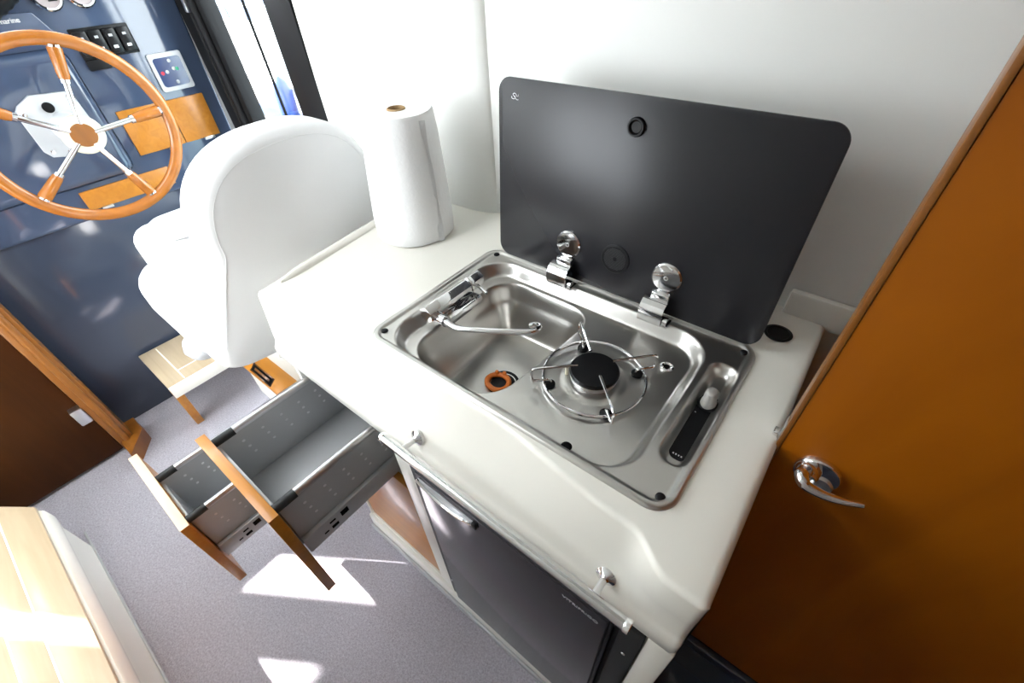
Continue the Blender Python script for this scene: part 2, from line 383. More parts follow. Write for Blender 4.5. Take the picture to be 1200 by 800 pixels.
def drawer(owner, label, x0, x1, zt, zb, yf, px0, px1, pzt, pzb, front, top, yback):
    d = obj('drawer', box(x0, x1, yf + 0.012, yback, zb, zb + 0.008, 0.001), greym, owner, label=label)
    obj('front_panel', box(px0, px1, yf - 0.011, yf + 0.009, pzb, pzt, 0.0015), front, d)
    obj('top_edging', box(px0, px1, yf - 0.011, yf + 0.009, pzt - 0.0005, pzt + 0.0015, 0.0005), top, d)
    obj('back_lining', box(max(px0 + 0.03, x0), px1 - 0.03, yf + 0.009, yf + 0.015, zb, zt - 0.02, 0.001), greym, d)
    for s, x in ((-1, x0), (1, x1)):
        obj('side_wall', box(min(x, x - s * 0.012), max(x, x - s * 0.012), yf + 0.012, yback, zb, zt - 0.004, 0.002), greym, d)
        obj('top_rail', tube([V(x - s * 0.006, yf + 0.05, zt - 0.004), V(x - s * 0.006, yback, zt - 0.004)], 0.0085, 12), satin, d)
        obj('rail_clip', tube([V(x - s * 0.006, yf + 0.009, zt - 0.005), V(x - s * 0.006, yf + 0.052, zt - 0.005)], 0.0098, 12), dgrey, d)
        xa, xb = (x, x + 0.012) if s > 0 else (x - 0.012, x)
        obj('runner', box(xa, xb, yf + 0.012, yback, zb - 0.012, zb + 0.040, 0.003), greym, d)
        bb = bmesh.new(); xo = x + s * 0.0004; xi = x - s * 0.0124
        nr = max(2, int((yback - yf) / 0.052))
        for i in range(nr):
            for j in range(3):
                yy = yf + 0.055 + i * 0.045 + j * 0.004; zz = zt - 0.040 - j * 0.023
                for xc, ax in ((xo, s), (xi, -s)):
                    lathe([(0.0036, 0.0), (0.0033, 0.0005), (0, 0.0005)], V(xc, yy, zz), (ax, 0, 0), 10, bm=bb)
        obj('perforation', bb, perf, d, 30, 'stuff')
        if s > 0:
            for y_, z_, w_, h_ in ((0.050, 0.006, 0.010, 0.004), (0.068, 0.002, 0.016, 0.009), (0.068, 0.022, 0.014, 0.005), (0.095, 0.014, 0.018, 0.016)):
                obj('slot', box(xb - 0.0005, xb + 0.0008, yf + y_, yf + y_ + w_, zb + z_, zb + z_ + h_, 0.0003), hole, d, 0)
    return d

# base cabinet below: stiles, plinth, closed wooden front
cab = thing('base_cabinet', 'cream galley base cabinet with a cherry front beneath the pulled-out drawer', 'cabinet', V(0.2, 0.2, FZ))
obj('stile', box(0.088, 0.142, -0.070, -0.045, -0.90, -0.177, 0.003), gel, cab)
obj('plinth', box(-0.262, 0.637, -0.078, -0.045, FZ, -0.905, 0.004), gel, cab)
obj('kick_strip', box(-0.262, 0.637, -0.086, -0.0785, FZ, -0.965, 0.002), greym, cab)
obj('wooden_front', box(-0.240, 0.076, -0.064, -0.046, -0.885, -0.392, 0.002), w_or, cab)
obj('bottom_rail', box(-0.262, 0.088, -0.068, -0.045, -0.905, -0.885, 0.001), gel, cab)
obj('left_side', box(-0.2575, -0.2415, -0.068, 0.52, FZ, -0.18, 0.003), gel, cab)
obj('partition', box(0.10, 0.118, -0.04, 0.52, FZ, -0.18), gel, cab)
obj('back_panel', box(-0.26, 0.636, 0.50, 0.52, FZ, -0.2), dgrey, cab)

drawer(cab, 'grey perforated metal drawer with cherry front, pulled out below the worktop', -0.228, 0.022, -0.205, -0.365, -0.297, -0.250, 0.042, -0.198, -0.530, w_or, w_or, 0.18)

# ------------------------------------------------------------------ refrigerator
fr = thing('refrigerator', 'built-in fridge with dark mirror-like door panel under the worktop', 'refrigerator', V(0.39, -0.05, -0.9))
b = box(0.143, 0.163, -0.074, -0.045, -0.900, -0.182, 0.002); box(0.602, 0.637, -0.074, -0.045, -0.900, -0.182, 0.002, bm=b); box(0.163, 0.602, -0.072, -0.045, -0.190, -0.180, bm=b); box(0.163, 0.602, -0.072, -0.045, -0.900, -0.890, bm=b)
obj('frame', b, dgrey, fr)
obj('liner', box(0.16, 0.605, -0.045, 0.42, -0.900, -0.182), black, fr)
dd = obj('door', box(0.168, 0.588, -0.0795, -0.062, -0.888, -0.196, 0.002), dgrey, fr)
obj('door_panel', box(0.171, 0.585, -0.0825, -0.079, -0.884, -0.199, 0.001), fridgem, dd)
obj('edge_trim', box(0.5885, 0.594, -0.081, -0.060, -0.888, -0.200, 0.001), black, dd)
ap = [V(0.178 + 0.145 * k / 16, -0.087, -0.214 - 0.026 * sin(pi * k / 16) ** 0.8) for k in range(17)]
obj('handle', tube(ap, 0.0035, 8), chrome, dd)
pl = [(0.178 + 0.145 * k / 16, -0.214 - 0.025 * sin(pi * k / 16) ** 0.8) for k in range(17)]
obj('handle_recess', prism(pl[::-1], lambda x, z: V(x, -0.0845, z), lambda x, z: V(x, -0.082, z)), greym, dd)
obj('handle_end', box(0.320, 0.330, -0.089, -0.082, -0.229, -0.210, 0.002), black, dd)
text('lettering', 'VITRIFRIGO', 0.0125, frame(V(0.508, -0.0827, -0.231), (1, 0, 0), (0, 0, 1), (0, -1, 0)), satin, dd)
for z in (-0.30, -0.84):
    obj('screw', lathe([(0, -0.0015), (0.003, -0.001), (0.0035, 0)], V(0.620, -0.074, z), 'Y', 12), satin, fr)
for z in (-0.26, -0.80):
    obj('screw', lathe([(0, -0.0015), (0.0025, -0.001), (0.003, 0)], V(0.153, -0.074, z), 'Y', 12), satin, fr)

# ------------------------------------------------------------------ grab rail in front of the worktop edge
gr = thing('grab_rail', 'chrome grab rail on two stubs above the fridge door', 'rail', V(0.37, -0.11, -0.14))
RZ, RY, BY_ = -0.103, -0.098, -0.056
obj('rail_bar', tube([V(0.135, RY, RZ), V(0.609, RY, RZ)], 0.0085, 16), railm, gr)
for x in (0.133, 0.611):
    obj('end_cap', lathe([(0, -0.004), (0.0085, -0.004), (0.0098, -0.002), (0.0098, 0.004), (0.0085, 0.005)], V(x, RY, RZ), 'X', 16), chrome, gr)
for x in (0.178, 0.560):
    st = obj('stub', tube([V(x, BY_, -0.113), V(x, RY, RZ)], 0.005, 12), satin, gr)
    obj('flange', lathe([(0.005, -0.012), (0.0075, -0.008), (0.015, -0.004), (0.016, 0.002)], V(x, BY_, -0.113), (0, 1, -0.3), 20), chrome, st)

# ------------------------------------------------------------------ sink and hob unit
sk = thing('sink_hob_unit', 'stainless steel sink and single burner hob with raised black glass lid', 'hob', V(0.3, 0.19, 0.0))
Wd, Dp = 0.600, 0.384
def zsink(x, y):
    e = -sdrr(x, y, 0, Wd, 0, Dp, 0.036)
    z = 0.005 * math.sqrt(max(0, 1 - (1 - min(e, 0.005) / 0.005) ** 2)) + 0.0002
    z -= 0.0045 * sst(0.010, 0.016, e)
    d = sdrr(x, y, 0.030, 0.530, 0.017, 0.352, 0.062)
    z -= 0.027 * sst(0.004, -0.016, d)
    tilt = 0.10 * (y - 0.18)
    d2 = sdrr(x - tilt * sst(0.15, 0.29, x), y, 0.070, 0.294, 0.032, 0.328, 0.058)
    z -= 0.105 * (0.28 * sst(0.003, -0.012, d2) + 0.72 * sst(-0.004, -0.045, d2))
    z -= 0.004 * sst(0.07, 0.0, math.hypot(x - 0.205, y - 0.150))* (1 if d2 < -0.02 else 0)
    d3 = sdrr(x, y, 0.545, 0.591, 0.080, 0.312, 0.022)
    z -= 0.019 * sst(0.002, -0.014, d3)
    d4 = math.hypot(x - 0.393, y - 0.176)
    z += 0.003 * sst(0.060, 0.045, d4)
    return z
NX, NY = 300, 192
b = bmesh.new(); g = []
for i in range(NX + 1):
    col = []
    for j in range(NY + 1):
        x, y = Wd * i / NX, Dp * j / NY
        cx = min(max(x, 0.036), Wd - 0.036); cy = min(max(y, 0.036), Dp - 0.036)
        d = math.hypot(x - cx, y - cy)
        if cx != x and cy != y:
            q = max(abs(x - cx), abs(y - cy)); s = q / d
            x, y = cx + (x - cx) * s, cy + (y - cy) * s
        col.append(b.verts.new(V(x, y, zsink(x, y))))
    g.append(col)
for i in range(NX):
    for j in range(NY): b.faces.new((g[i][j], g[i + 1][j], g[i + 1][j + 1], g[i][j + 1]))
obj('basin', b, steel, sk, 80)
for x, y in ((0.022, 0.030), (0.024, 0.362), (0.580, 0.358), (0.579, 0.025)):
    obj('screw_cap', lathe([(0, 0.003), (0.005, 0.0028), (0.0065, 0.0015), (0.007, -0.001)], V(x, y, 0.001), 'Z', 18), black, sk)
obj('overflow_hole', lathe([(0, 0.0012), (0.006, 0.0012), (0.008, 0.0005), (0.009, -0.001)], V(0.430, 0.034, -0.0255), 'Z', 18), hole, sk)
DZ = zsink(0.205, 0.150)
obj('drain', lathe([(0.034, 0.0), (0.034, 0.002), (0.030, 0.0022), (0.027, 0.0012), (0, 0.001)], V(0.205, 0.150, DZ), 'Z', 32), black, sk)
# burner
BX, BY, BZ = 0.393, 0.176, zsink(0.393, 0.176)
bu = obj('burner', lathe([(0.034, -0.001), (0.036, 0.006), (0.0405, 0.007), (0.0410, 0.0155), (0.034, 0.018)], V(BX, BY, BZ), 'Z', 40), satin, sk)
obj('burner_cap', lathe([(0.036, 0.0155), (0.0418, 0.016), (0.0425, 0.020), (0.040, 0.0235), (0.020, 0.0242), (0, 0.0242)], V(BX, BY, BZ), 'Z', 40), blackm, bu)
obj('igniter', lathe([(0.003, 0), (0.003, 0.018), (0, 0.020)], V(BX - 0.043, BY - 0.018, BZ), 'Z', 10), ivory, bu)
# pan support
ps = obj('pan_support', tube([V(BX + 0.087 * cos(2 * pi * k / 64), BY + 0.087 * sin(2 * pi * k / 64), BZ + 0.005) for k in range(64)], 0.0026, 8, closed=True), chrome, sk)
for k, a in enumerate((45, 135, 225, 315)):
    ca, sa = cos(rad(a)), sin(rad(a))
    def q(r, z, s=0): return V(BX + r * ca - s * sa, BY + r * sa + s * ca, BZ + z)
    obj('grommet', lathe([(0.010, -0.003), (0.010, 0.001), (0.007, 0.003), (0, 0.003)], q(0.077, 0.0), 'Z', 18), black, ps)
    P = smooth_path([q(0.074, 0.000), q(0.078, 0.010), q(0.098, 0.011), q(0.106, 0.013), q(0.108, 0.024), q(0.106, 0.036), q(0.098, 0.0395), q(0.06, 0.0385), q(0.030, 0.0375)], 4)
    obj('support_finger', tube(P, 0.0024, 8), chrome, ps)
obj('thermocouple_ring', lathe([(0.012, 0), (0.012, 0.003), (0.009, 0.0045), (0.006, 0.003), (0.0055, 0.001)], V(0.482, 0.276, -0.0265), 'Z', 24), chrome, ps)
obj('thermocouple_hole', lathe([(0.0058, 0.0), (0.0058, 0.002), (0, 0.002)], V(0.482, 0.276, -0.0265), 'Z', 18), hole, ps)
# control panel with knob
KZ = zsink(0.570, 0.19)
cp = obj('control_panel', prism(rrect(0.5555, 0.5835, 0.104, 0.250, 0.012), lambda x, y: V(x, y, KZ - 0.001), lambda x, y: V(x, y, KZ + 0.0018)), black, sk)
obj('knob_base', lathe([(0.016, 0.001), (0.016, 0.006), (0.014, 0.008), (0, 0.008)], V(0.570, 0.226, KZ), 'Z', 28), black, cp)
kb = bmesh.new()
for k in range(7):
    pass
kp = []
kb = lathe([(0.0, 0.036), (0.006, 0.0355), (0.0085, 0.033), (0.0095, 0.026), (0.0105, 0.015), (0.012, 0.010), (0.012, 0.006)], V(0.570, 0.226, KZ), 'Z', 24)
for v in kb.verts: v.co.y = 0.226 + (v.co.y - 0.226) * 1.25
obj('knob', kb, kgrey, cp)
for dx in (-0.006, -0.002, 0.002, 0.006):
    obj('print_mark', box(0.569 + dx - 0.001, 0.569 + dx + 0.001, 0.110, 0.1125, KZ + 0.0018, KZ + 0.0021), white, cp, 0)
obj('indicator_mark', lathe([(0.0014, 0.0018), (0, 0.0021)], V(0.560, 0.202, KZ), 'Z', 8), white, cp)
# folding tap
TX = 0.058
tp = obj('tap_body', None or prism([(TX + 0.0185 * cos(rad(a)), 0.006 + 0.0185 * sin(rad(a))) for a in range(30, 390, 60)], lambda x, z: V(x, 0.104, z), lambda x, z: V(x, 0.222, z), bev=0.002), chrome, sk, 25)
obj('tap_handle', prism([(TX + 0.0178 * cos(rad(a)), 0.008 + 0.0178 * sin(rad(a))) for a in range(30, 390, 60)], lambda x, z: V(x, 0.2245, z), lambda x, z: V(x, 0.262, z), bev=0.002), chrome, tp, 25)
obj('tap_lever', tube([V(TX + 0.008, 0.243, 0.004), V(0.108, 0.228, 0.006)], [0.004, 0.003], 10), chrome, tp)
obj('tap_base', box(0.046, 0.090, 0.128, 0.236, -0.030, -0.010, 0.006), chrome, tp)
obj('swivel_joint', tube([V(TX + 0.004, 0.122, -0.004), V(0.098, 0.119, 0.0)], 0.0115, 16), chrome, tp)
sp = smooth_path([V(0.094, 0.119, 0.0), V(0.125, 0.113, 0.004), V(0.155, 0.117, 0.010), V(0.20, 0.138, 0.014), V(0.247, 0.165, 0.016), V(0.262, 0.178, 0.016), V(0.264, 0.194, 0.015), V(0.252, 0.203, 0.010), V(0.240, 0.203, 0.002)], 6)
obj('spout', tube(sp, [0.0078 - 0.0020 * min(1, k / 10) for k in range(len(sp))], 14), chrome, tp)
# glass lid
LX0, LX1, LY, LZ, LT, LH = 0.033, 0.594, 0.3655, 0.012, 0.076, 0.350
def lp3(x, s, d=0.0): return V(x, LY + s * sin(LT) - d * cos(LT), LZ + s * cos(LT) + d * sin(LT))
lid = obj('glass_lid', prism(rrect(LX0, LX1, 0, LH, 0.026, 10), lambda x, s: lp3(x, s, 0.0), lambda x, s: lp3(x, s, -0.005), bev=0.0012), glasslid, sk, 40)
nrm = (lp3(0, 0, 1) - lp3(0, 0, 0)).normalized()
kn = obj('lid_knob', lathe([(0.0085, 0.001), (0.0085, 0.003), (0.011, 0.007), (0.0135, 0.007), (0.0145, 0.004), (0.0145, 0.0)], lp3(0.3135, 0.306), nrm, 32), black, lid)
obj('knob_insert', lathe([(0.0085, 0.0), (0.0085, 0.0025), (0, 0.0025)], lp3(0.3135, 0.306), nrm, 24), dgrey, kn)
vt = obj('vent_disc', lathe([(0.029, 0), (0.029, 0.0012), (0.026, 0.0018), (0.0255, 0.0012), (0, 0.0012)], lp3(0.3145, 0.075), nrm, 40), black, lid)
b = bmesh.new()
for i in range(-9, 10):
    for j in range(-9, 10):
        px, py = (i + 0.5 * (j % 2)) * 0.0027, j * 0.0025
        if 0.004 < math.hypot(px, py) < 0.0225: lathe([(0.0008, 0.0012), (0.0006, 0.0020), (0, 0.0020)], lp3(0.3145 + px, 0.075 + py), nrm, 5, bm=b)
obj('vent_mesh', b, ventm, vt, 30, 'stuff')
b = bmesh.new()
for st in ([(-5.6, -0.2), (-5.8, -1.8), (-4.6, -2.6), (-2, -2.6), (-0.6, -1.6), (-3.2, 0.6), (-4, 2), (-3, 2.8), (-1, 2.8), (0.2, 2), (1.0, -0.2), (1.6, 0.8), (2.4, -0.2), (3.2, 0.2), (3.2, 2.2)], [(-2.6, 0.4), (-0.8, -0.4)], [(-0.6, -1.6), (0.6, -2.8), (2.4, -3.2), (3.4, -2.8)]):
    tube([lp3(0.0735 + a * 0.00165, 0.3205 + c_ * 0.00165, 0.0003) for a, c_ in st], 0.0006, 5, bm=b)
obj('logo', b, white, lid)
for hx in (0.2115, 0.418):
    hg = obj('hinge', box(hx - 0.026, hx + 0.030, 0.338, 0.372, 0.0005, 0.007, 0.002), chrome, sk)
    # curved strap
    b = bmesh.new(); N = 12
    pr = [(LY - 0.0085, 0.048), (LY - 0.020, 0.046), (LY - 0.029, 0.038), (LY - 0.033, 0.026), (LY - 0.0335, 0.012), (LY - 0.031, 0.004)]
    pr = [(v.y, v.z) for v in smooth_path([(0, a, c_) for a, c_ in pr], 4)]
    inn = [(a + 0.004, c_ - 0.002) for a, c_ in pr]
    poly = pr + inn[::-1]
    obj('strap', prism(poly, lambda y, z: V(hx - 0.027, y, z), lambda y, z: V(hx + 0.018, y, z)), chrome, hg, 35)
    obj('pivot', tube([V(hx - 0.028, LY - 0.020, 0.012), V(hx + 0.027, LY - 0.020, 0.012)], 0.008, 14), chrome, hg)
    dk = obj('clamp_disc', lathe([(0.0275, 0), (0.0275, 0.003), (0.025, 0.0055), (0, 0.006)], lp3(hx, 0.074), nrm, 36), chrome, hg)
    obj('disc_emblem', lathe([(0.0045, 0.0058), (0.004, 0.0068), (0.0028, 0.0068), (0.0025, 0.006)], lp3(hx, 0.074), nrm, 16), satin, dk)
    obj('clamp_tongue', box(hx - 0.017, hx + 0.017, LY - 0.013, LY + 0.003, 0.038, 0.060, 0.003), chrome, hg)
# loose orange plug lying in the drain
b = bmesh.new()
ring = [V(0.198 + 0.0225 * cos(t) * 1.05, 0.143 + 0.0205 * sin(t), DZ + 0.006 + 0.001 * sin(2 * t)) for t in [2 * pi * k / 28 for k in range(28)]]
# orient the ring so its bumps face the back of the bowl
tube(ring, 0.0056, 10, closed=True, bm=b)
pg = obj('sink_plug', b, orange)
tag(pg, 'orange rubber ring plug lying over the sink drain', 'plug')
for a in (70, 112):
    t = rad(a + 22); c = V(0.198 + 0.0225 * cos(t), 0.143 + 0.0225 * sin(t), DZ + 0.006)
    obj('lug', lathe([(0, 0.010), (0.0035, 0.009), (0.0048, 0.005), (0.005, 0.0)], c, 'Z', 12), orange, pg)

# ------------------------------------------------------------------ paper towel roll
pt = thing('paper_towel_roll', 'white paper towel roll standing on end beside the glass lid', 'paper towel', V(-0.225, 0.340, 0.001))
b = bmesh.new(); n = 72; prof = [(0.020, 0.0), (0.090, 0.0), (0.096, 0.004), (0.0965, 0.05), (0.090, 0.14), (0.083, 0.22), (0.078, 0.263), (0.074, 0.268), (0.066, 0.266), (0.050, 0.269), (0.034, 0.267), (0.0205, 0.268), (0.020, 0.20), (0.020, 0.0)]
rings = []
for r, h in prof:
    row = []
    for k in range(n):
        t = 2 * pi * k / n; w = 1 + (0.006 * sin(5 * t + h * 9) + 0.004 * sin(11 * t + 2)) * (1 if r > 0.06 else 0)
        row.append(b.verts.new(V(-0.225 + 0.05 * h + r * w * cos(t), 0.340 + r * w * sin(t), h * 1.06 + 0.001)))
    rings.append(row)
for A, B in zip(rings, rings[1:]):
    for k in range(n): b.faces.new((A[k], A[(k + 1) % n], B[(k + 1) % n], B[k]))
obj('paper_sheets', b, paper, pt, 60)
obj('cardboard_core', lathe([(0.0195, 0.19), (0.0195, 0.269), (0.0175, 0.270), (0.017, 0.268), (0.017, 0.2), (0, 0.2)], V(-0.2115, 0.340, 0.018), 'Z', 28), card, pt)
b = bmesh.new()
fl = []
for k in range(9):
    z = 0.004 + 0.256 * k / 8; r = 0.0970 - 0.0185 * (k / 8)
    t = rad(-8)
    for q_, rr in ((t, r + 0.0015), (t + 0.14, r + 0.006 + 0.002 * sin(k * 1.7))): fl.append(b.verts.new(V(-0.225 + 0.05 * z + rr * cos(q_), 0.340 + rr * sin(q_), z * 1.06)))
for k in range(8): b.faces.new((fl[2 * k], fl[2 * k + 1], fl[2 * k + 3], fl[2 * k + 2]))
bmesh.ops.solidify(b, geom=b.faces[:], thickness=0.0008)
obj('loose_edge', b, paper, pt, 60)

# ------------------------------------------------------------------ pull-out metal drawers
# ------------------------------------------------------------------ helm seat, its box and the small wooden drawer
sb = thing('seat_box', 'cream box carrying the white helm seat beside the galley', 'box', V(-0.46, 0.2, FZ))
obj('left_side', box(-0.597, -0.580, 0.034, 0.49, FZ, -0.385, 0.003), gel, sb)
obj('top_panel', box(-0.600, -0.300, 0.030, 0.49, -0.384, -0.350, 0.008), gel, sb)
obj('front_plinth', box(-0.580, -0.284, 0.034, 0.054, FZ, -0.72, 0.003), gel, sb)
obj('back_side', box(-0.580, -0.284, 0.46, 0.48, FZ, -0.385, 0.003), gel, sb)
drawer(sb, 'grey perforated metal drawer with front coloured sunlit along its top, pulled furthest over the carpet', -0.460, -0.278, -0.405, -0.575, -0.428, -0.566, -0.257, -0.398, -0.690, w_or, w_sunlit, 0.20)
wl = obj('side_drawer', prism([(-0.050, -0.585), (-0.050, -0.574), (-0.018, -0.548), (0.020, -0.548), (0.020, -0.585)], lambda y, z: V(-0.892, y, z), lambda y, z: V(-0.597, y, z), bev=0.002), w_or, sb, label='small cherry wood drawer with inset metal pull')
obj('lower_board', box(-0.885, -0.602, -0.044, 0.20, -0.72, -0.586, 0.003), gel, wl)
nn = Vector((0, -0.63, 0.776))
f_ = lambda x, t, d: Vector((x, -0.050 + 0.032 * t, -0.574 + 0.026 * t + H)) + nn * d
for (u0, u1, v0, v1) in ((-0.84, -0.70, 0.12, 0.22), (-0.84, -0.70, 0.78, 0.88), (-0.84, -0.835, 0.22, 0.78), (-0.705, -0.70, 0.22, 0.78)):
    obj('inset_pull', prism([(u0, v0), (u1, v0), (u1, v1), (u0, v1)], lambda x, t: f_(x, t, -0.001), lambda x, t: f_(x, t, 0.0016)), chrome, wl, 0)
obj('pull_recess', prism([(-0.835, 0.22), (-0.705, 0.22), (-0.705, 0.78), (-0.835, 0.78)], lambda x, t: f_(x, t, -0.001), lambda x, t: f_(x, t, 0.0006)), hole, wl, 0)
obj('pull_bar', prism([(-0.82, 0.40), (-0.72, 0.40), (-0.72, 0.60), (-0.82, 0.60)], lambda x, t: f_(x, t, 0.0), lambda x, t: f_(x, t, 0.002)), chrome, wl, 0)

ch = thing('helm_chair', 'white upholstered helm chair with rounded high back turned to the galley', 'chair', V(-0.62, 0.14, -0.35))
def cushion(outline, fz, thick, nseg=5, rnd=0.03):
    """outline: closed 2D list; layers inset towards both faces"""
    b = bmesh.new(); N = len(outline); cx = sum(p[0] for p in outline) / N; cy = sum(p[1] for p in outline) / N
    lay = []
    for k in range(nseg + 1): a = pi / 2 * k / nseg; lay.append((rnd * (1 - sin(a)), -thick / 2 + rnd * (1 - cos(a))))
    lay += [(i, -d) for i, d in lay[::-1]]
    rings = []
    for ins, d in lay:
        row = []
        for k, p in enumerate(outline):
            a, c_ = outline[k - 1], outline[(k + 1) % N]; tx, ty = c_[0] - a[0], c_[1] - a[1]; l = math.hypot(tx, ty) or 1
            nx, ny = -ty / l, tx / l
            row.append(b.verts.new(fz(p[0] + nx * ins, p[1] + ny * ins, d)))
        rings.append(row)
    for A, B in zip(rings, rings[1:]):
        for k in range(N): b.faces.new((A[k], A[(k + 1) % N], B[(k + 1) % N], B[k]))
    for row, s in ((rings[0], -1), (rings[-1], 1)):
        prev = row
        for sc in (0.8, 0.5, 0.2):
            nr = []
            for p, (ox, oy) in zip(row, outline):
                q_ = fz(cx + (ox - cx) * sc, cy + (oy - cy) * sc, s * (thick / 2 + 0.012 * (1 - sc * sc)))
                nr.append(b.verts.new(q_))
            for k in range(N): b.faces.new((prev[k], prev[(k + 1) % N], nr[(k + 1) % N], nr[k]))
            prev = nr
        b.faces.new(prev)
    return b
# backrest outline in (y, z), counter-clockwise
def back_outline(o=0.0):
    pts = []
    cy = 0.170; hw = 0.236 + o
    for k in range(33):
        t = pi * k / 32
        c, s = cos(t), sin(t)
        pts.append((cy + hw * math.copysign(abs(c) ** 0.80, c), 0.040 + (0.222 + o) * abs(s) ** 0.85))
    zb, rc = -0.272 - o, 0.070
    for k in range(1, 8): pts.append((cy - hw - 0.094 * (k / 7), 0.040 - (0.040 - zb - rc) * k / 7))
    for k in range(1, 9):
        t = rad(90 * k / 8); pts.append((cy - hw - 0.094 + rc - rc * cos(t) - 0.012 * sin(2 * t), zb + rc - rc * sin(t)))
    for k in range(1, 6): pts.append((cy + (-1 + k / 3) * (hw + 0.094 - rc), zb - 0.006 * sin(pi * k / 6)))
    for k in range(0, 8):
        t = rad(90 * k / 8); pts.append((cy + hw + 0.094 - rc + rc * sin(t) + 0.012 * sin(2 * t), zb + rc - rc * cos(t)))
    for k in range(0, 7): pts.append((cy + hw + 0.094 * (1 - k / 7), zb + rc + (0.040 - zb - rc) * k / 7))
    return pts
def bmap(y, z, d):
    bow = 0.35 * (y - 0.17) ** 2
    return V(-0.470 - bow + d + 0.03 * z, y, z)
obj('backrest', cushion(back_outline(), bmap, 0.115, 6, 0.032), vinyl, ch, 75)
pip = []
for y, z in back_outline(-0.026)[:41]: pip.append(bmap(y, z, 0.0565))
obj('piping', tube(pip, 0.0010, 6), vinyl, ch)
so = [(x, y) for x, y in rrect(-0.93, -0.50, -0.175, 0.47, 0.10, 8)]
def smap(x, y, d): return V(x, y, -0.188 + d + 0.03 * (x + 0.6) * -1)
obj('seat_cushion', cushion(so, smap, 0.165, 5, 0.06), vinyl, ch, 75)
bo = rrect(-0.86, -0.62, -0.125, 0.43, 0.05, 6)
obj('front_bolster', cushion(bo, lambda x, y, d: V(x, y, -0.045 + d), 0.13, 5, 0.045), vinyl, ch, 75)
obj('swivel_base', lathe([(0.10, 0), (0.10, 0.012), (0.07, 0.03), (0.07, 0.09), (0, 0.09)], V(-0.49, 0.20, -0.349), 'Z', 32), wplast, ch)
obj('adjuster_foot', lathe([(0, -0.040), (0.025, -0.038), (0.050, -0.022), (0.058, 0.0), (0.050, 0.025), (0.02, 0.045), (0, 0.05)], V(-0.735, -0.130, -0.320), 'Z', 28), wplast, ch)

# ------------------------------------------------------------------ footrest platform below the helm
ft = thing('helm_footrest', 'beige laminate footrest step with cherry end board below the helm', 'footrest', V(-1.36, 0.1, FZ))
obj('deck_board', box(-1.525, -1.212, -0.262, 0.42, -0.752, -0.722, 0.003), lam, ft)
obj('front_edge', box(-1.212, -1.200, -0.262, 0.42, -0.775, -0.720, 0.002), gel, ft)
obj('inlay_line', box(-1.51, -1.22, -0.198, -0.193, -0.7222, -0.7212), lamline, ft, 0)
obj('inlay_line', box(-1.292, -1.287, -0.193, 0.40, -0.7222, -0.7212), lamline, ft, 0)
for y in (-0.262, 0.38):
    obj('leg', prism([(-1.262, -0.753), (-1.204, -0.753), (-1.268, FZ), (-1.316, FZ)], lambda x, z: V(x, y, z), lambda x, z: V(x, y + 0.030, z), bev=0.003), w_or, ft)

# ------------------------------------------------------------------ planked bench locker in the foreground
bn = thing('bench_locker', 'beige planked bench locker with glossy white side standing on the carpet', 'bench', V(-0.6, -1.0, FZ))
BZt = -0.715
ye = [-0.734, -0.818, -0.880, -0.942, -1.004, -1.066, -1.128, -1.190]
def xl(y): return -1.015 - 1.35 * (-0.734 - y)
for k in range(len(ye) - 1):
    a, c_ = ye[k + 1] + 0.0022, ye[k] - (0.0022 if k else 0)
    obj('plank', prism([(xl(a), a), (-0.175, a), (-0.175, c_), (xl(c_), c_)], lambda x, y: V(x, y, BZt - 0.012), lambda x, y: V(x, y, BZt), bev=0.0015), lam, bn)
    if k: obj('seam', box(xl(c_), -0.175, ye[k] - 0.0022, ye[k] + 0.0022, BZt - 0.012, BZt - 0.0006), lamline, bn, 0)
b = bmesh.new()
prof = [(-0.74, BZt - 0.013), (-0.728, BZt - 0.013), (-0.724, BZt - 0.02), (-0.722, BZt - 0.06), (-0.730, BZt - 0.10), (-0.738, BZt - 0.12), (-0.742, FZ + 0.01), (-0.742, FZ), (-1.18, FZ), (-1.18, BZt - 0.013)]
obj('body', prism(prof, lambda y, z: V(xl(min(y, -0.728)) + 0.01, y, z), lambda y, z: V(-0.175, y, z)), gelc, bn, 30)
obj('carpet_binding', tube([V(-1.10, -0.741, FZ + 0.003), V(-0.175, -0.738, FZ + 0.003)], 0.004, 8), greym, bn)

# ------------------------------------------------------------------ helm console
hc = thing('helm_console', 'glossy navy blue helm console with cherry locker doors', 'console', V(-1.6, 0.0, FZ))
HX = -1.53
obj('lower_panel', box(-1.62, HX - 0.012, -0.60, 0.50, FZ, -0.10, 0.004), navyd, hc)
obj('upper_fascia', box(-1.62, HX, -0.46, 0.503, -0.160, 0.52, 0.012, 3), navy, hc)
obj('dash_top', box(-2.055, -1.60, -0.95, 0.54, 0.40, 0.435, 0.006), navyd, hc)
obj('steering_pod', box(-1.56, HX + 0.028, -0.34, 0.115, -0.045, 0.345, 0.035, 4), navy, hc)
bn_ = obj('binnacle', prism([(-0.30, 0.375), (0.118, 0.375), (0.088, 0.437), (-0.30, 0.450)], lambda y, z: V(HX - 0.01, y, z), lambda y, z: V(HX + 0.030, y, z), bev=0.005), navy, hc)
text('lettering', 'marine', 0.018, frame(V(HX + 0.031, 0.000, 0.4165), (0, 1, 0), (0, 0, 1), (1, 0, 0)), white, bn_)
for y0_, y1_ in ((0.150, 0.3135), (0.316, 0.449)):
    ld = obj('locker_door', box(HX - 0.004, HX + 0.006, y0_, y1_, -0.004, 0.145, 0.002), w_or, hc)
    obj('catch', box(HX + 0.004, HX + 0.013, y1_ - 0.065, y1_ - 0.025, -0.012, -0.001, 0.002), satin, ld)
ld = obj('lower_locker_door', box(HX - 0.004, HX + 0.006, -0.085, 0.210, -0.128, -0.062, 0.002), w_or, hc)
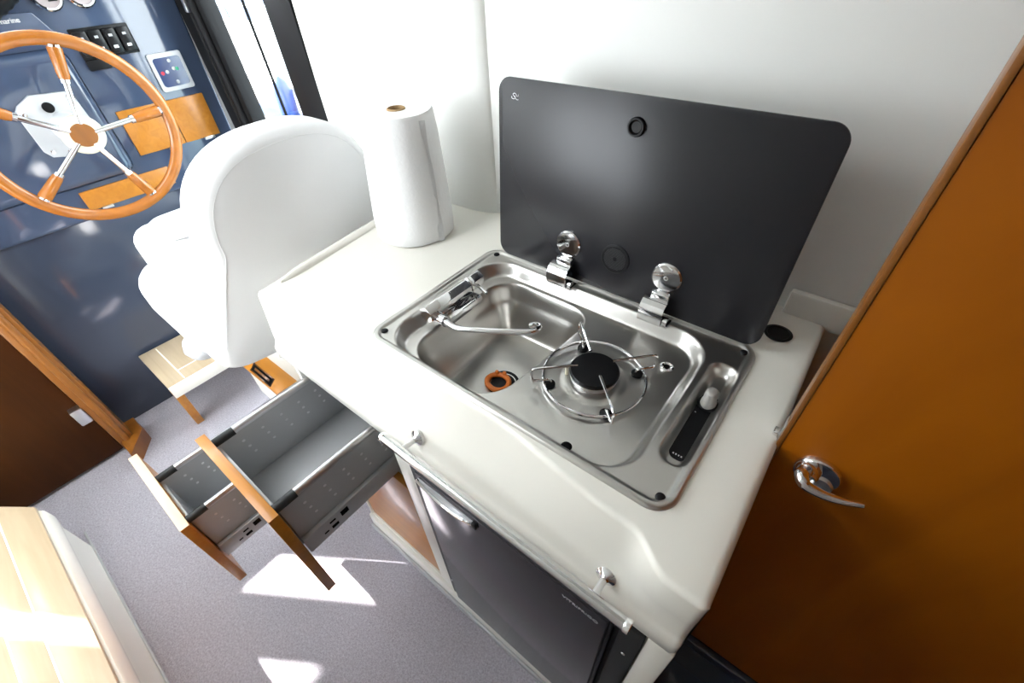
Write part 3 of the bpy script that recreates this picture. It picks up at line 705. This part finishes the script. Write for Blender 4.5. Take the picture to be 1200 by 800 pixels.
box_y = 0
obj('catch', box(HX + 0.004, HX + 0.013, -0.05, -0.015, -0.135, -0.125, 0.002), satin, ld)
# steering bracket plate
pp = [(-0.100, 0.205), (-0.085, 0.222), (-0.045, 0.243), (0.050, 0.236), (0.062, 0.215), (0.070, 0.120), (0.060, 0.100), (-0.040, 0.060), (-0.085, 0.070), (-0.098, 0.090)]
SX = HX + 0.028
pb = obj('steering_bracket', prism(pp[::-1], lambda y, z: V(SX, y, z), lambda y, z: V(SX + 0.016, y, z), bev=0.004), wplast, hc, label='white steering pump bracket bolted behind the wheel')
obj('shaft', tube([V(SX, 0.0, 0.142), V(-1.36, 0.0, 0.142)], 0.022, 20), dgrey, pb)
obj('shaft_cover', lathe([(0.046, 0), (0.044, 0.03), (0.034, 0.05), (0.022, 0.055)], V(SX + 0.014, 0.0, 0.142), 'X', 28), wplast, pb)
obj('key_slot', lathe([(0.015, 0), (0.015, 0.006), (0.011, 0.007), (0, 0.004)], V(SX + 0.016, -0.018, 0.205), 'X', 20), black, pb)
for y, z in ((-0.083, 0.196), (-0.078, 0.086), (-0.035, 0.076), (0.046, 0.222)):
    obj('bolt', lathe([(0.007, 0), (0.006, 0.004), (0, 0.005)], V(SX + 0.016, y, z), 'X', 14), chrome, pb)
# steering wheel
WX, WY, WZ, WR = -1.35, 0.0, 0.142, 0.250
b = bmesh.new(); NB = 96; rings = []
for k in range(NB):
    t = 2 * pi * k / NB; row = []
    for j in range(12):
        a = 2 * pi * j / 12; r = WR + 0.0185 * cos(a); row.append(b.verts.new(V(WX + 0.0135 * sin(a), WY + r * cos(t), WZ + r * sin(t))))
    rings.append(row)
for k in range(NB):
    A, B = rings[k], rings[(k + 1) % NB]
    for j in range(12): b.faces.new((A[j], A[(j + 1) % 12], B[(j + 1) % 12], B[j]))
sw = obj('steering_wheel', b, w_wheel, hc, 60, label='five-spoke steering wheel with varnished wooden rim and ivory hub')
def wp(r, a, dx=0.0): return V(WX + dx, WY + r * cos(rad(a)), WZ + r * sin(rad(a)))
for a in (74.5, 3.5, -69.5, -143, 146.5):
    s_ = obj('spoke', tube([wp(0.03, a, 0.012), wp(0.155, a, 0.006)], 0.0085, 12), chrome, sw)
    g_ = obj('spoke_grip', tube([wp(0.150, a, 0.006), wp(0.160, a, 0.006), wp(0.226, a, 0.002), wp(0.230, a, 0.002)], [0.013, 0.015, 0.018, 0.017], 14), w_wheel, sw)
    obj('ferrule', tube([wp(0.140, a, 0.006), wp(0.152, a, 0.006)], 0.0125, 14), chrome, sw)
    obj('ferrule', tube([wp(0.226, a, 0.002), wp(0.236, a, 0.002)], 0.0155, 14), chrome, sw)
hb = obj('hub', lathe([(0.030, -0.02), (0.054, 0.0), (0.0565, 0.008), (0.055, 0.014), (0.050, 0.017), (0.034, 0.018), (0, 0.018)], V(WX, WY, WZ), 'X', 40), ivory, sw)
obj('hub_badge', lathe([(0.034, 0.0175), (0.033, 0.0195), (0.02, 0.0205), (0, 0.0208)], V(WX, WY, WZ), 'X', 36), w_trim, sw)
# rocker switch panel
rp = obj('switch_panel', box(HX, HX + 0.006, 0.150, 0.318, 0.300, 0.384, 0.003), black, hc, label='black rocker switch panel')
for k in range(4):
    y = 0.155 + 0.0405 * k
    kx = obj('rocker', box(HX + 0.005, HX + 0.016, y, y + 0.036, 0.308, 0.376, 0.004), blackm, rp)
    obj('rocker_icon', box(HX + 0.0158, HX + 0.0164, y + 0.011, y + 0.024, 0.322, 0.330), white, rp, 0)
    obj('rocker_lens', box(HX + 0.0158, HX + 0.0164, y + 0.012, y + 0.023, 0.354, 0.361), greym, rp, 0)
rp2 = obj('lower_row', box(HX, HX + 0.010, 0.150, 0.215, 0.270, 0.300, 0.003), black, rp)
# thruster control display
pr = rrect(0.325, 0.438, 0.170, 0.288, 0.008, 4)
ip = obj('indicator_panel', prism(pr, lambda y, z: V(HX, y, z), lambda y, z: V(HX + 0.008, y, z), bev=0.002), wplast, hc, label='small square display with white bezel')
fc = obj('screen', prism(rrect(0.336, 0.427, 0.184, 0.274, 0.01, 4), lambda y, z: V(HX + 0.007, y, z), lambda y, z: V(HX + 0.0095, y, z)), lcd, ip)
for y, z, m_ in ((0.350, 0.228, red), (0.366, 0.230, greym), (0.402, 0.235, green), (0.392, 0.237, greym), (0.388, 0.262, greym), (0.386, 0.196, greym)):
    obj('symbol', lathe([(0.0065, 0.0), (0.005, 0.0012), (0, 0.0014)], V(HX + 0.0092, y, z), 'X', 14), m_, ip)
# round gauges
for y in (0.148, 0.235):
    gg = obj('gauge', lathe([(0.040, 0.0), (0.040, 0.010), (0.036, 0.014), (0.031, 0.010), (0.031, 0.004)], V(HX, y, 0.470), 'X', 36), chrome, hc, label='round gauge with bright bezel')
    obj('dial', lathe([(0.031, 0.005), (0, 0.005)], V(HX, y, 0.470), 'X', 36), dial, gg)
    obj('needle', box(HX + 0.006, HX + 0.0075, y - 0.001, y + 0.022, 0.455, 0.459), black, gg, 0)
cg = [V(HX + 0.035, -0.02, 0.44), V(HX + 0.035, 0.03, 0.462), V(HX + 0.03, 0.09, 0.50), V(HX + 0.01, 0.13, 0.535)]
obj('cable_boot', tube(smooth_path(cg, 6), [0.020 + 0.003 * (k % 2) for k in range(19)], 14), black, hc, label='black ribbed cable boot')

# ------------------------------------------------------------------ outside: water and a moored neighbour
wt = obj('water_surface', box(-30, 20, -25, 30, -2.2, -2.1), water, None, 0); wt['kind'] = 'structure'
nb = thing('moored_boat', 'white motor boat with blue stripe moored outside the side window', 'boat', V(-7.5, 3.2, -2.1))
hp = [(2.55, -2.1), (2.20, -0.9), (2.05, -0.42), (4.6, -0.42), (4.5, -0.9), (4.2, -2.1)]
obj('hull', prism(hp, lambda y, z: V(-12, y, z), lambda y, z: V(-3.2, y, z)), boatw, nb, 30)
obj('stripe', prism([(2.03, -0.62), (2.17, -0.80), (2.14, -0.80), (2.00, -0.62)], lambda y, z: V(-11.9, y - 0.02, z), lambda y, z: V(-3.3, y - 0.02, z)), bluev, nb, 0)
cp_ = [(-11, -0.42), (-4.1, -0.42), (-4.6, 0.75), (-10.2, 0.75)]
cabn = obj('cabin', prism(cp_, lambda x, z: V(x, 2.6, z), lambda x, z: V(x, 4.2, z), bev=0.05), boatw, nb, 30)
for x0, x1 in ((-5.6, -4.75), (-6.9, -5.8), (-8.3, -7.1), (-9.6, -8.5)):
    obj('window', prism([(x0, -0.02), (x1, -0.02), (x1 - 0.15, 0.45), (x0, 0.45)], lambda x, z: V(x, 2.585, z), lambda x, z: V(x, 2.61, z)), glassb, cabn, 0)
for x in (-4.0, -5.4, -6.8, -8.2, -9.6):
    obj('stanchion', tube([V(x, 2.12, -0.42), V(x, 2.12, 0.18)], 0.014, 8), chrome, nb)
obj('fender', lathe([(0, -0.22), (0.06, -0.20), (0.085, -0.13), (0.085, 0.13), (0.06, 0.20), (0.015, 0.24), (0, 0.24)], V(-3.93, 1.97, -0.55), 'Z', 20), bluev, nb)
obj('fender', lathe([(0, -0.22), (0.06, -0.20), (0.085, -0.13), (0.085, 0.13), (0.06, 0.20), (0.015, 0.24), (0, 0.24)], V(-6.6, 1.97, -0.55), 'Z', 20), bluev, nb)
obj('guard_rail', tube([V(-11, 2.12, 0.18), V(-3.6, 2.12, 0.18)], 0.014, 8), chrome, nb)
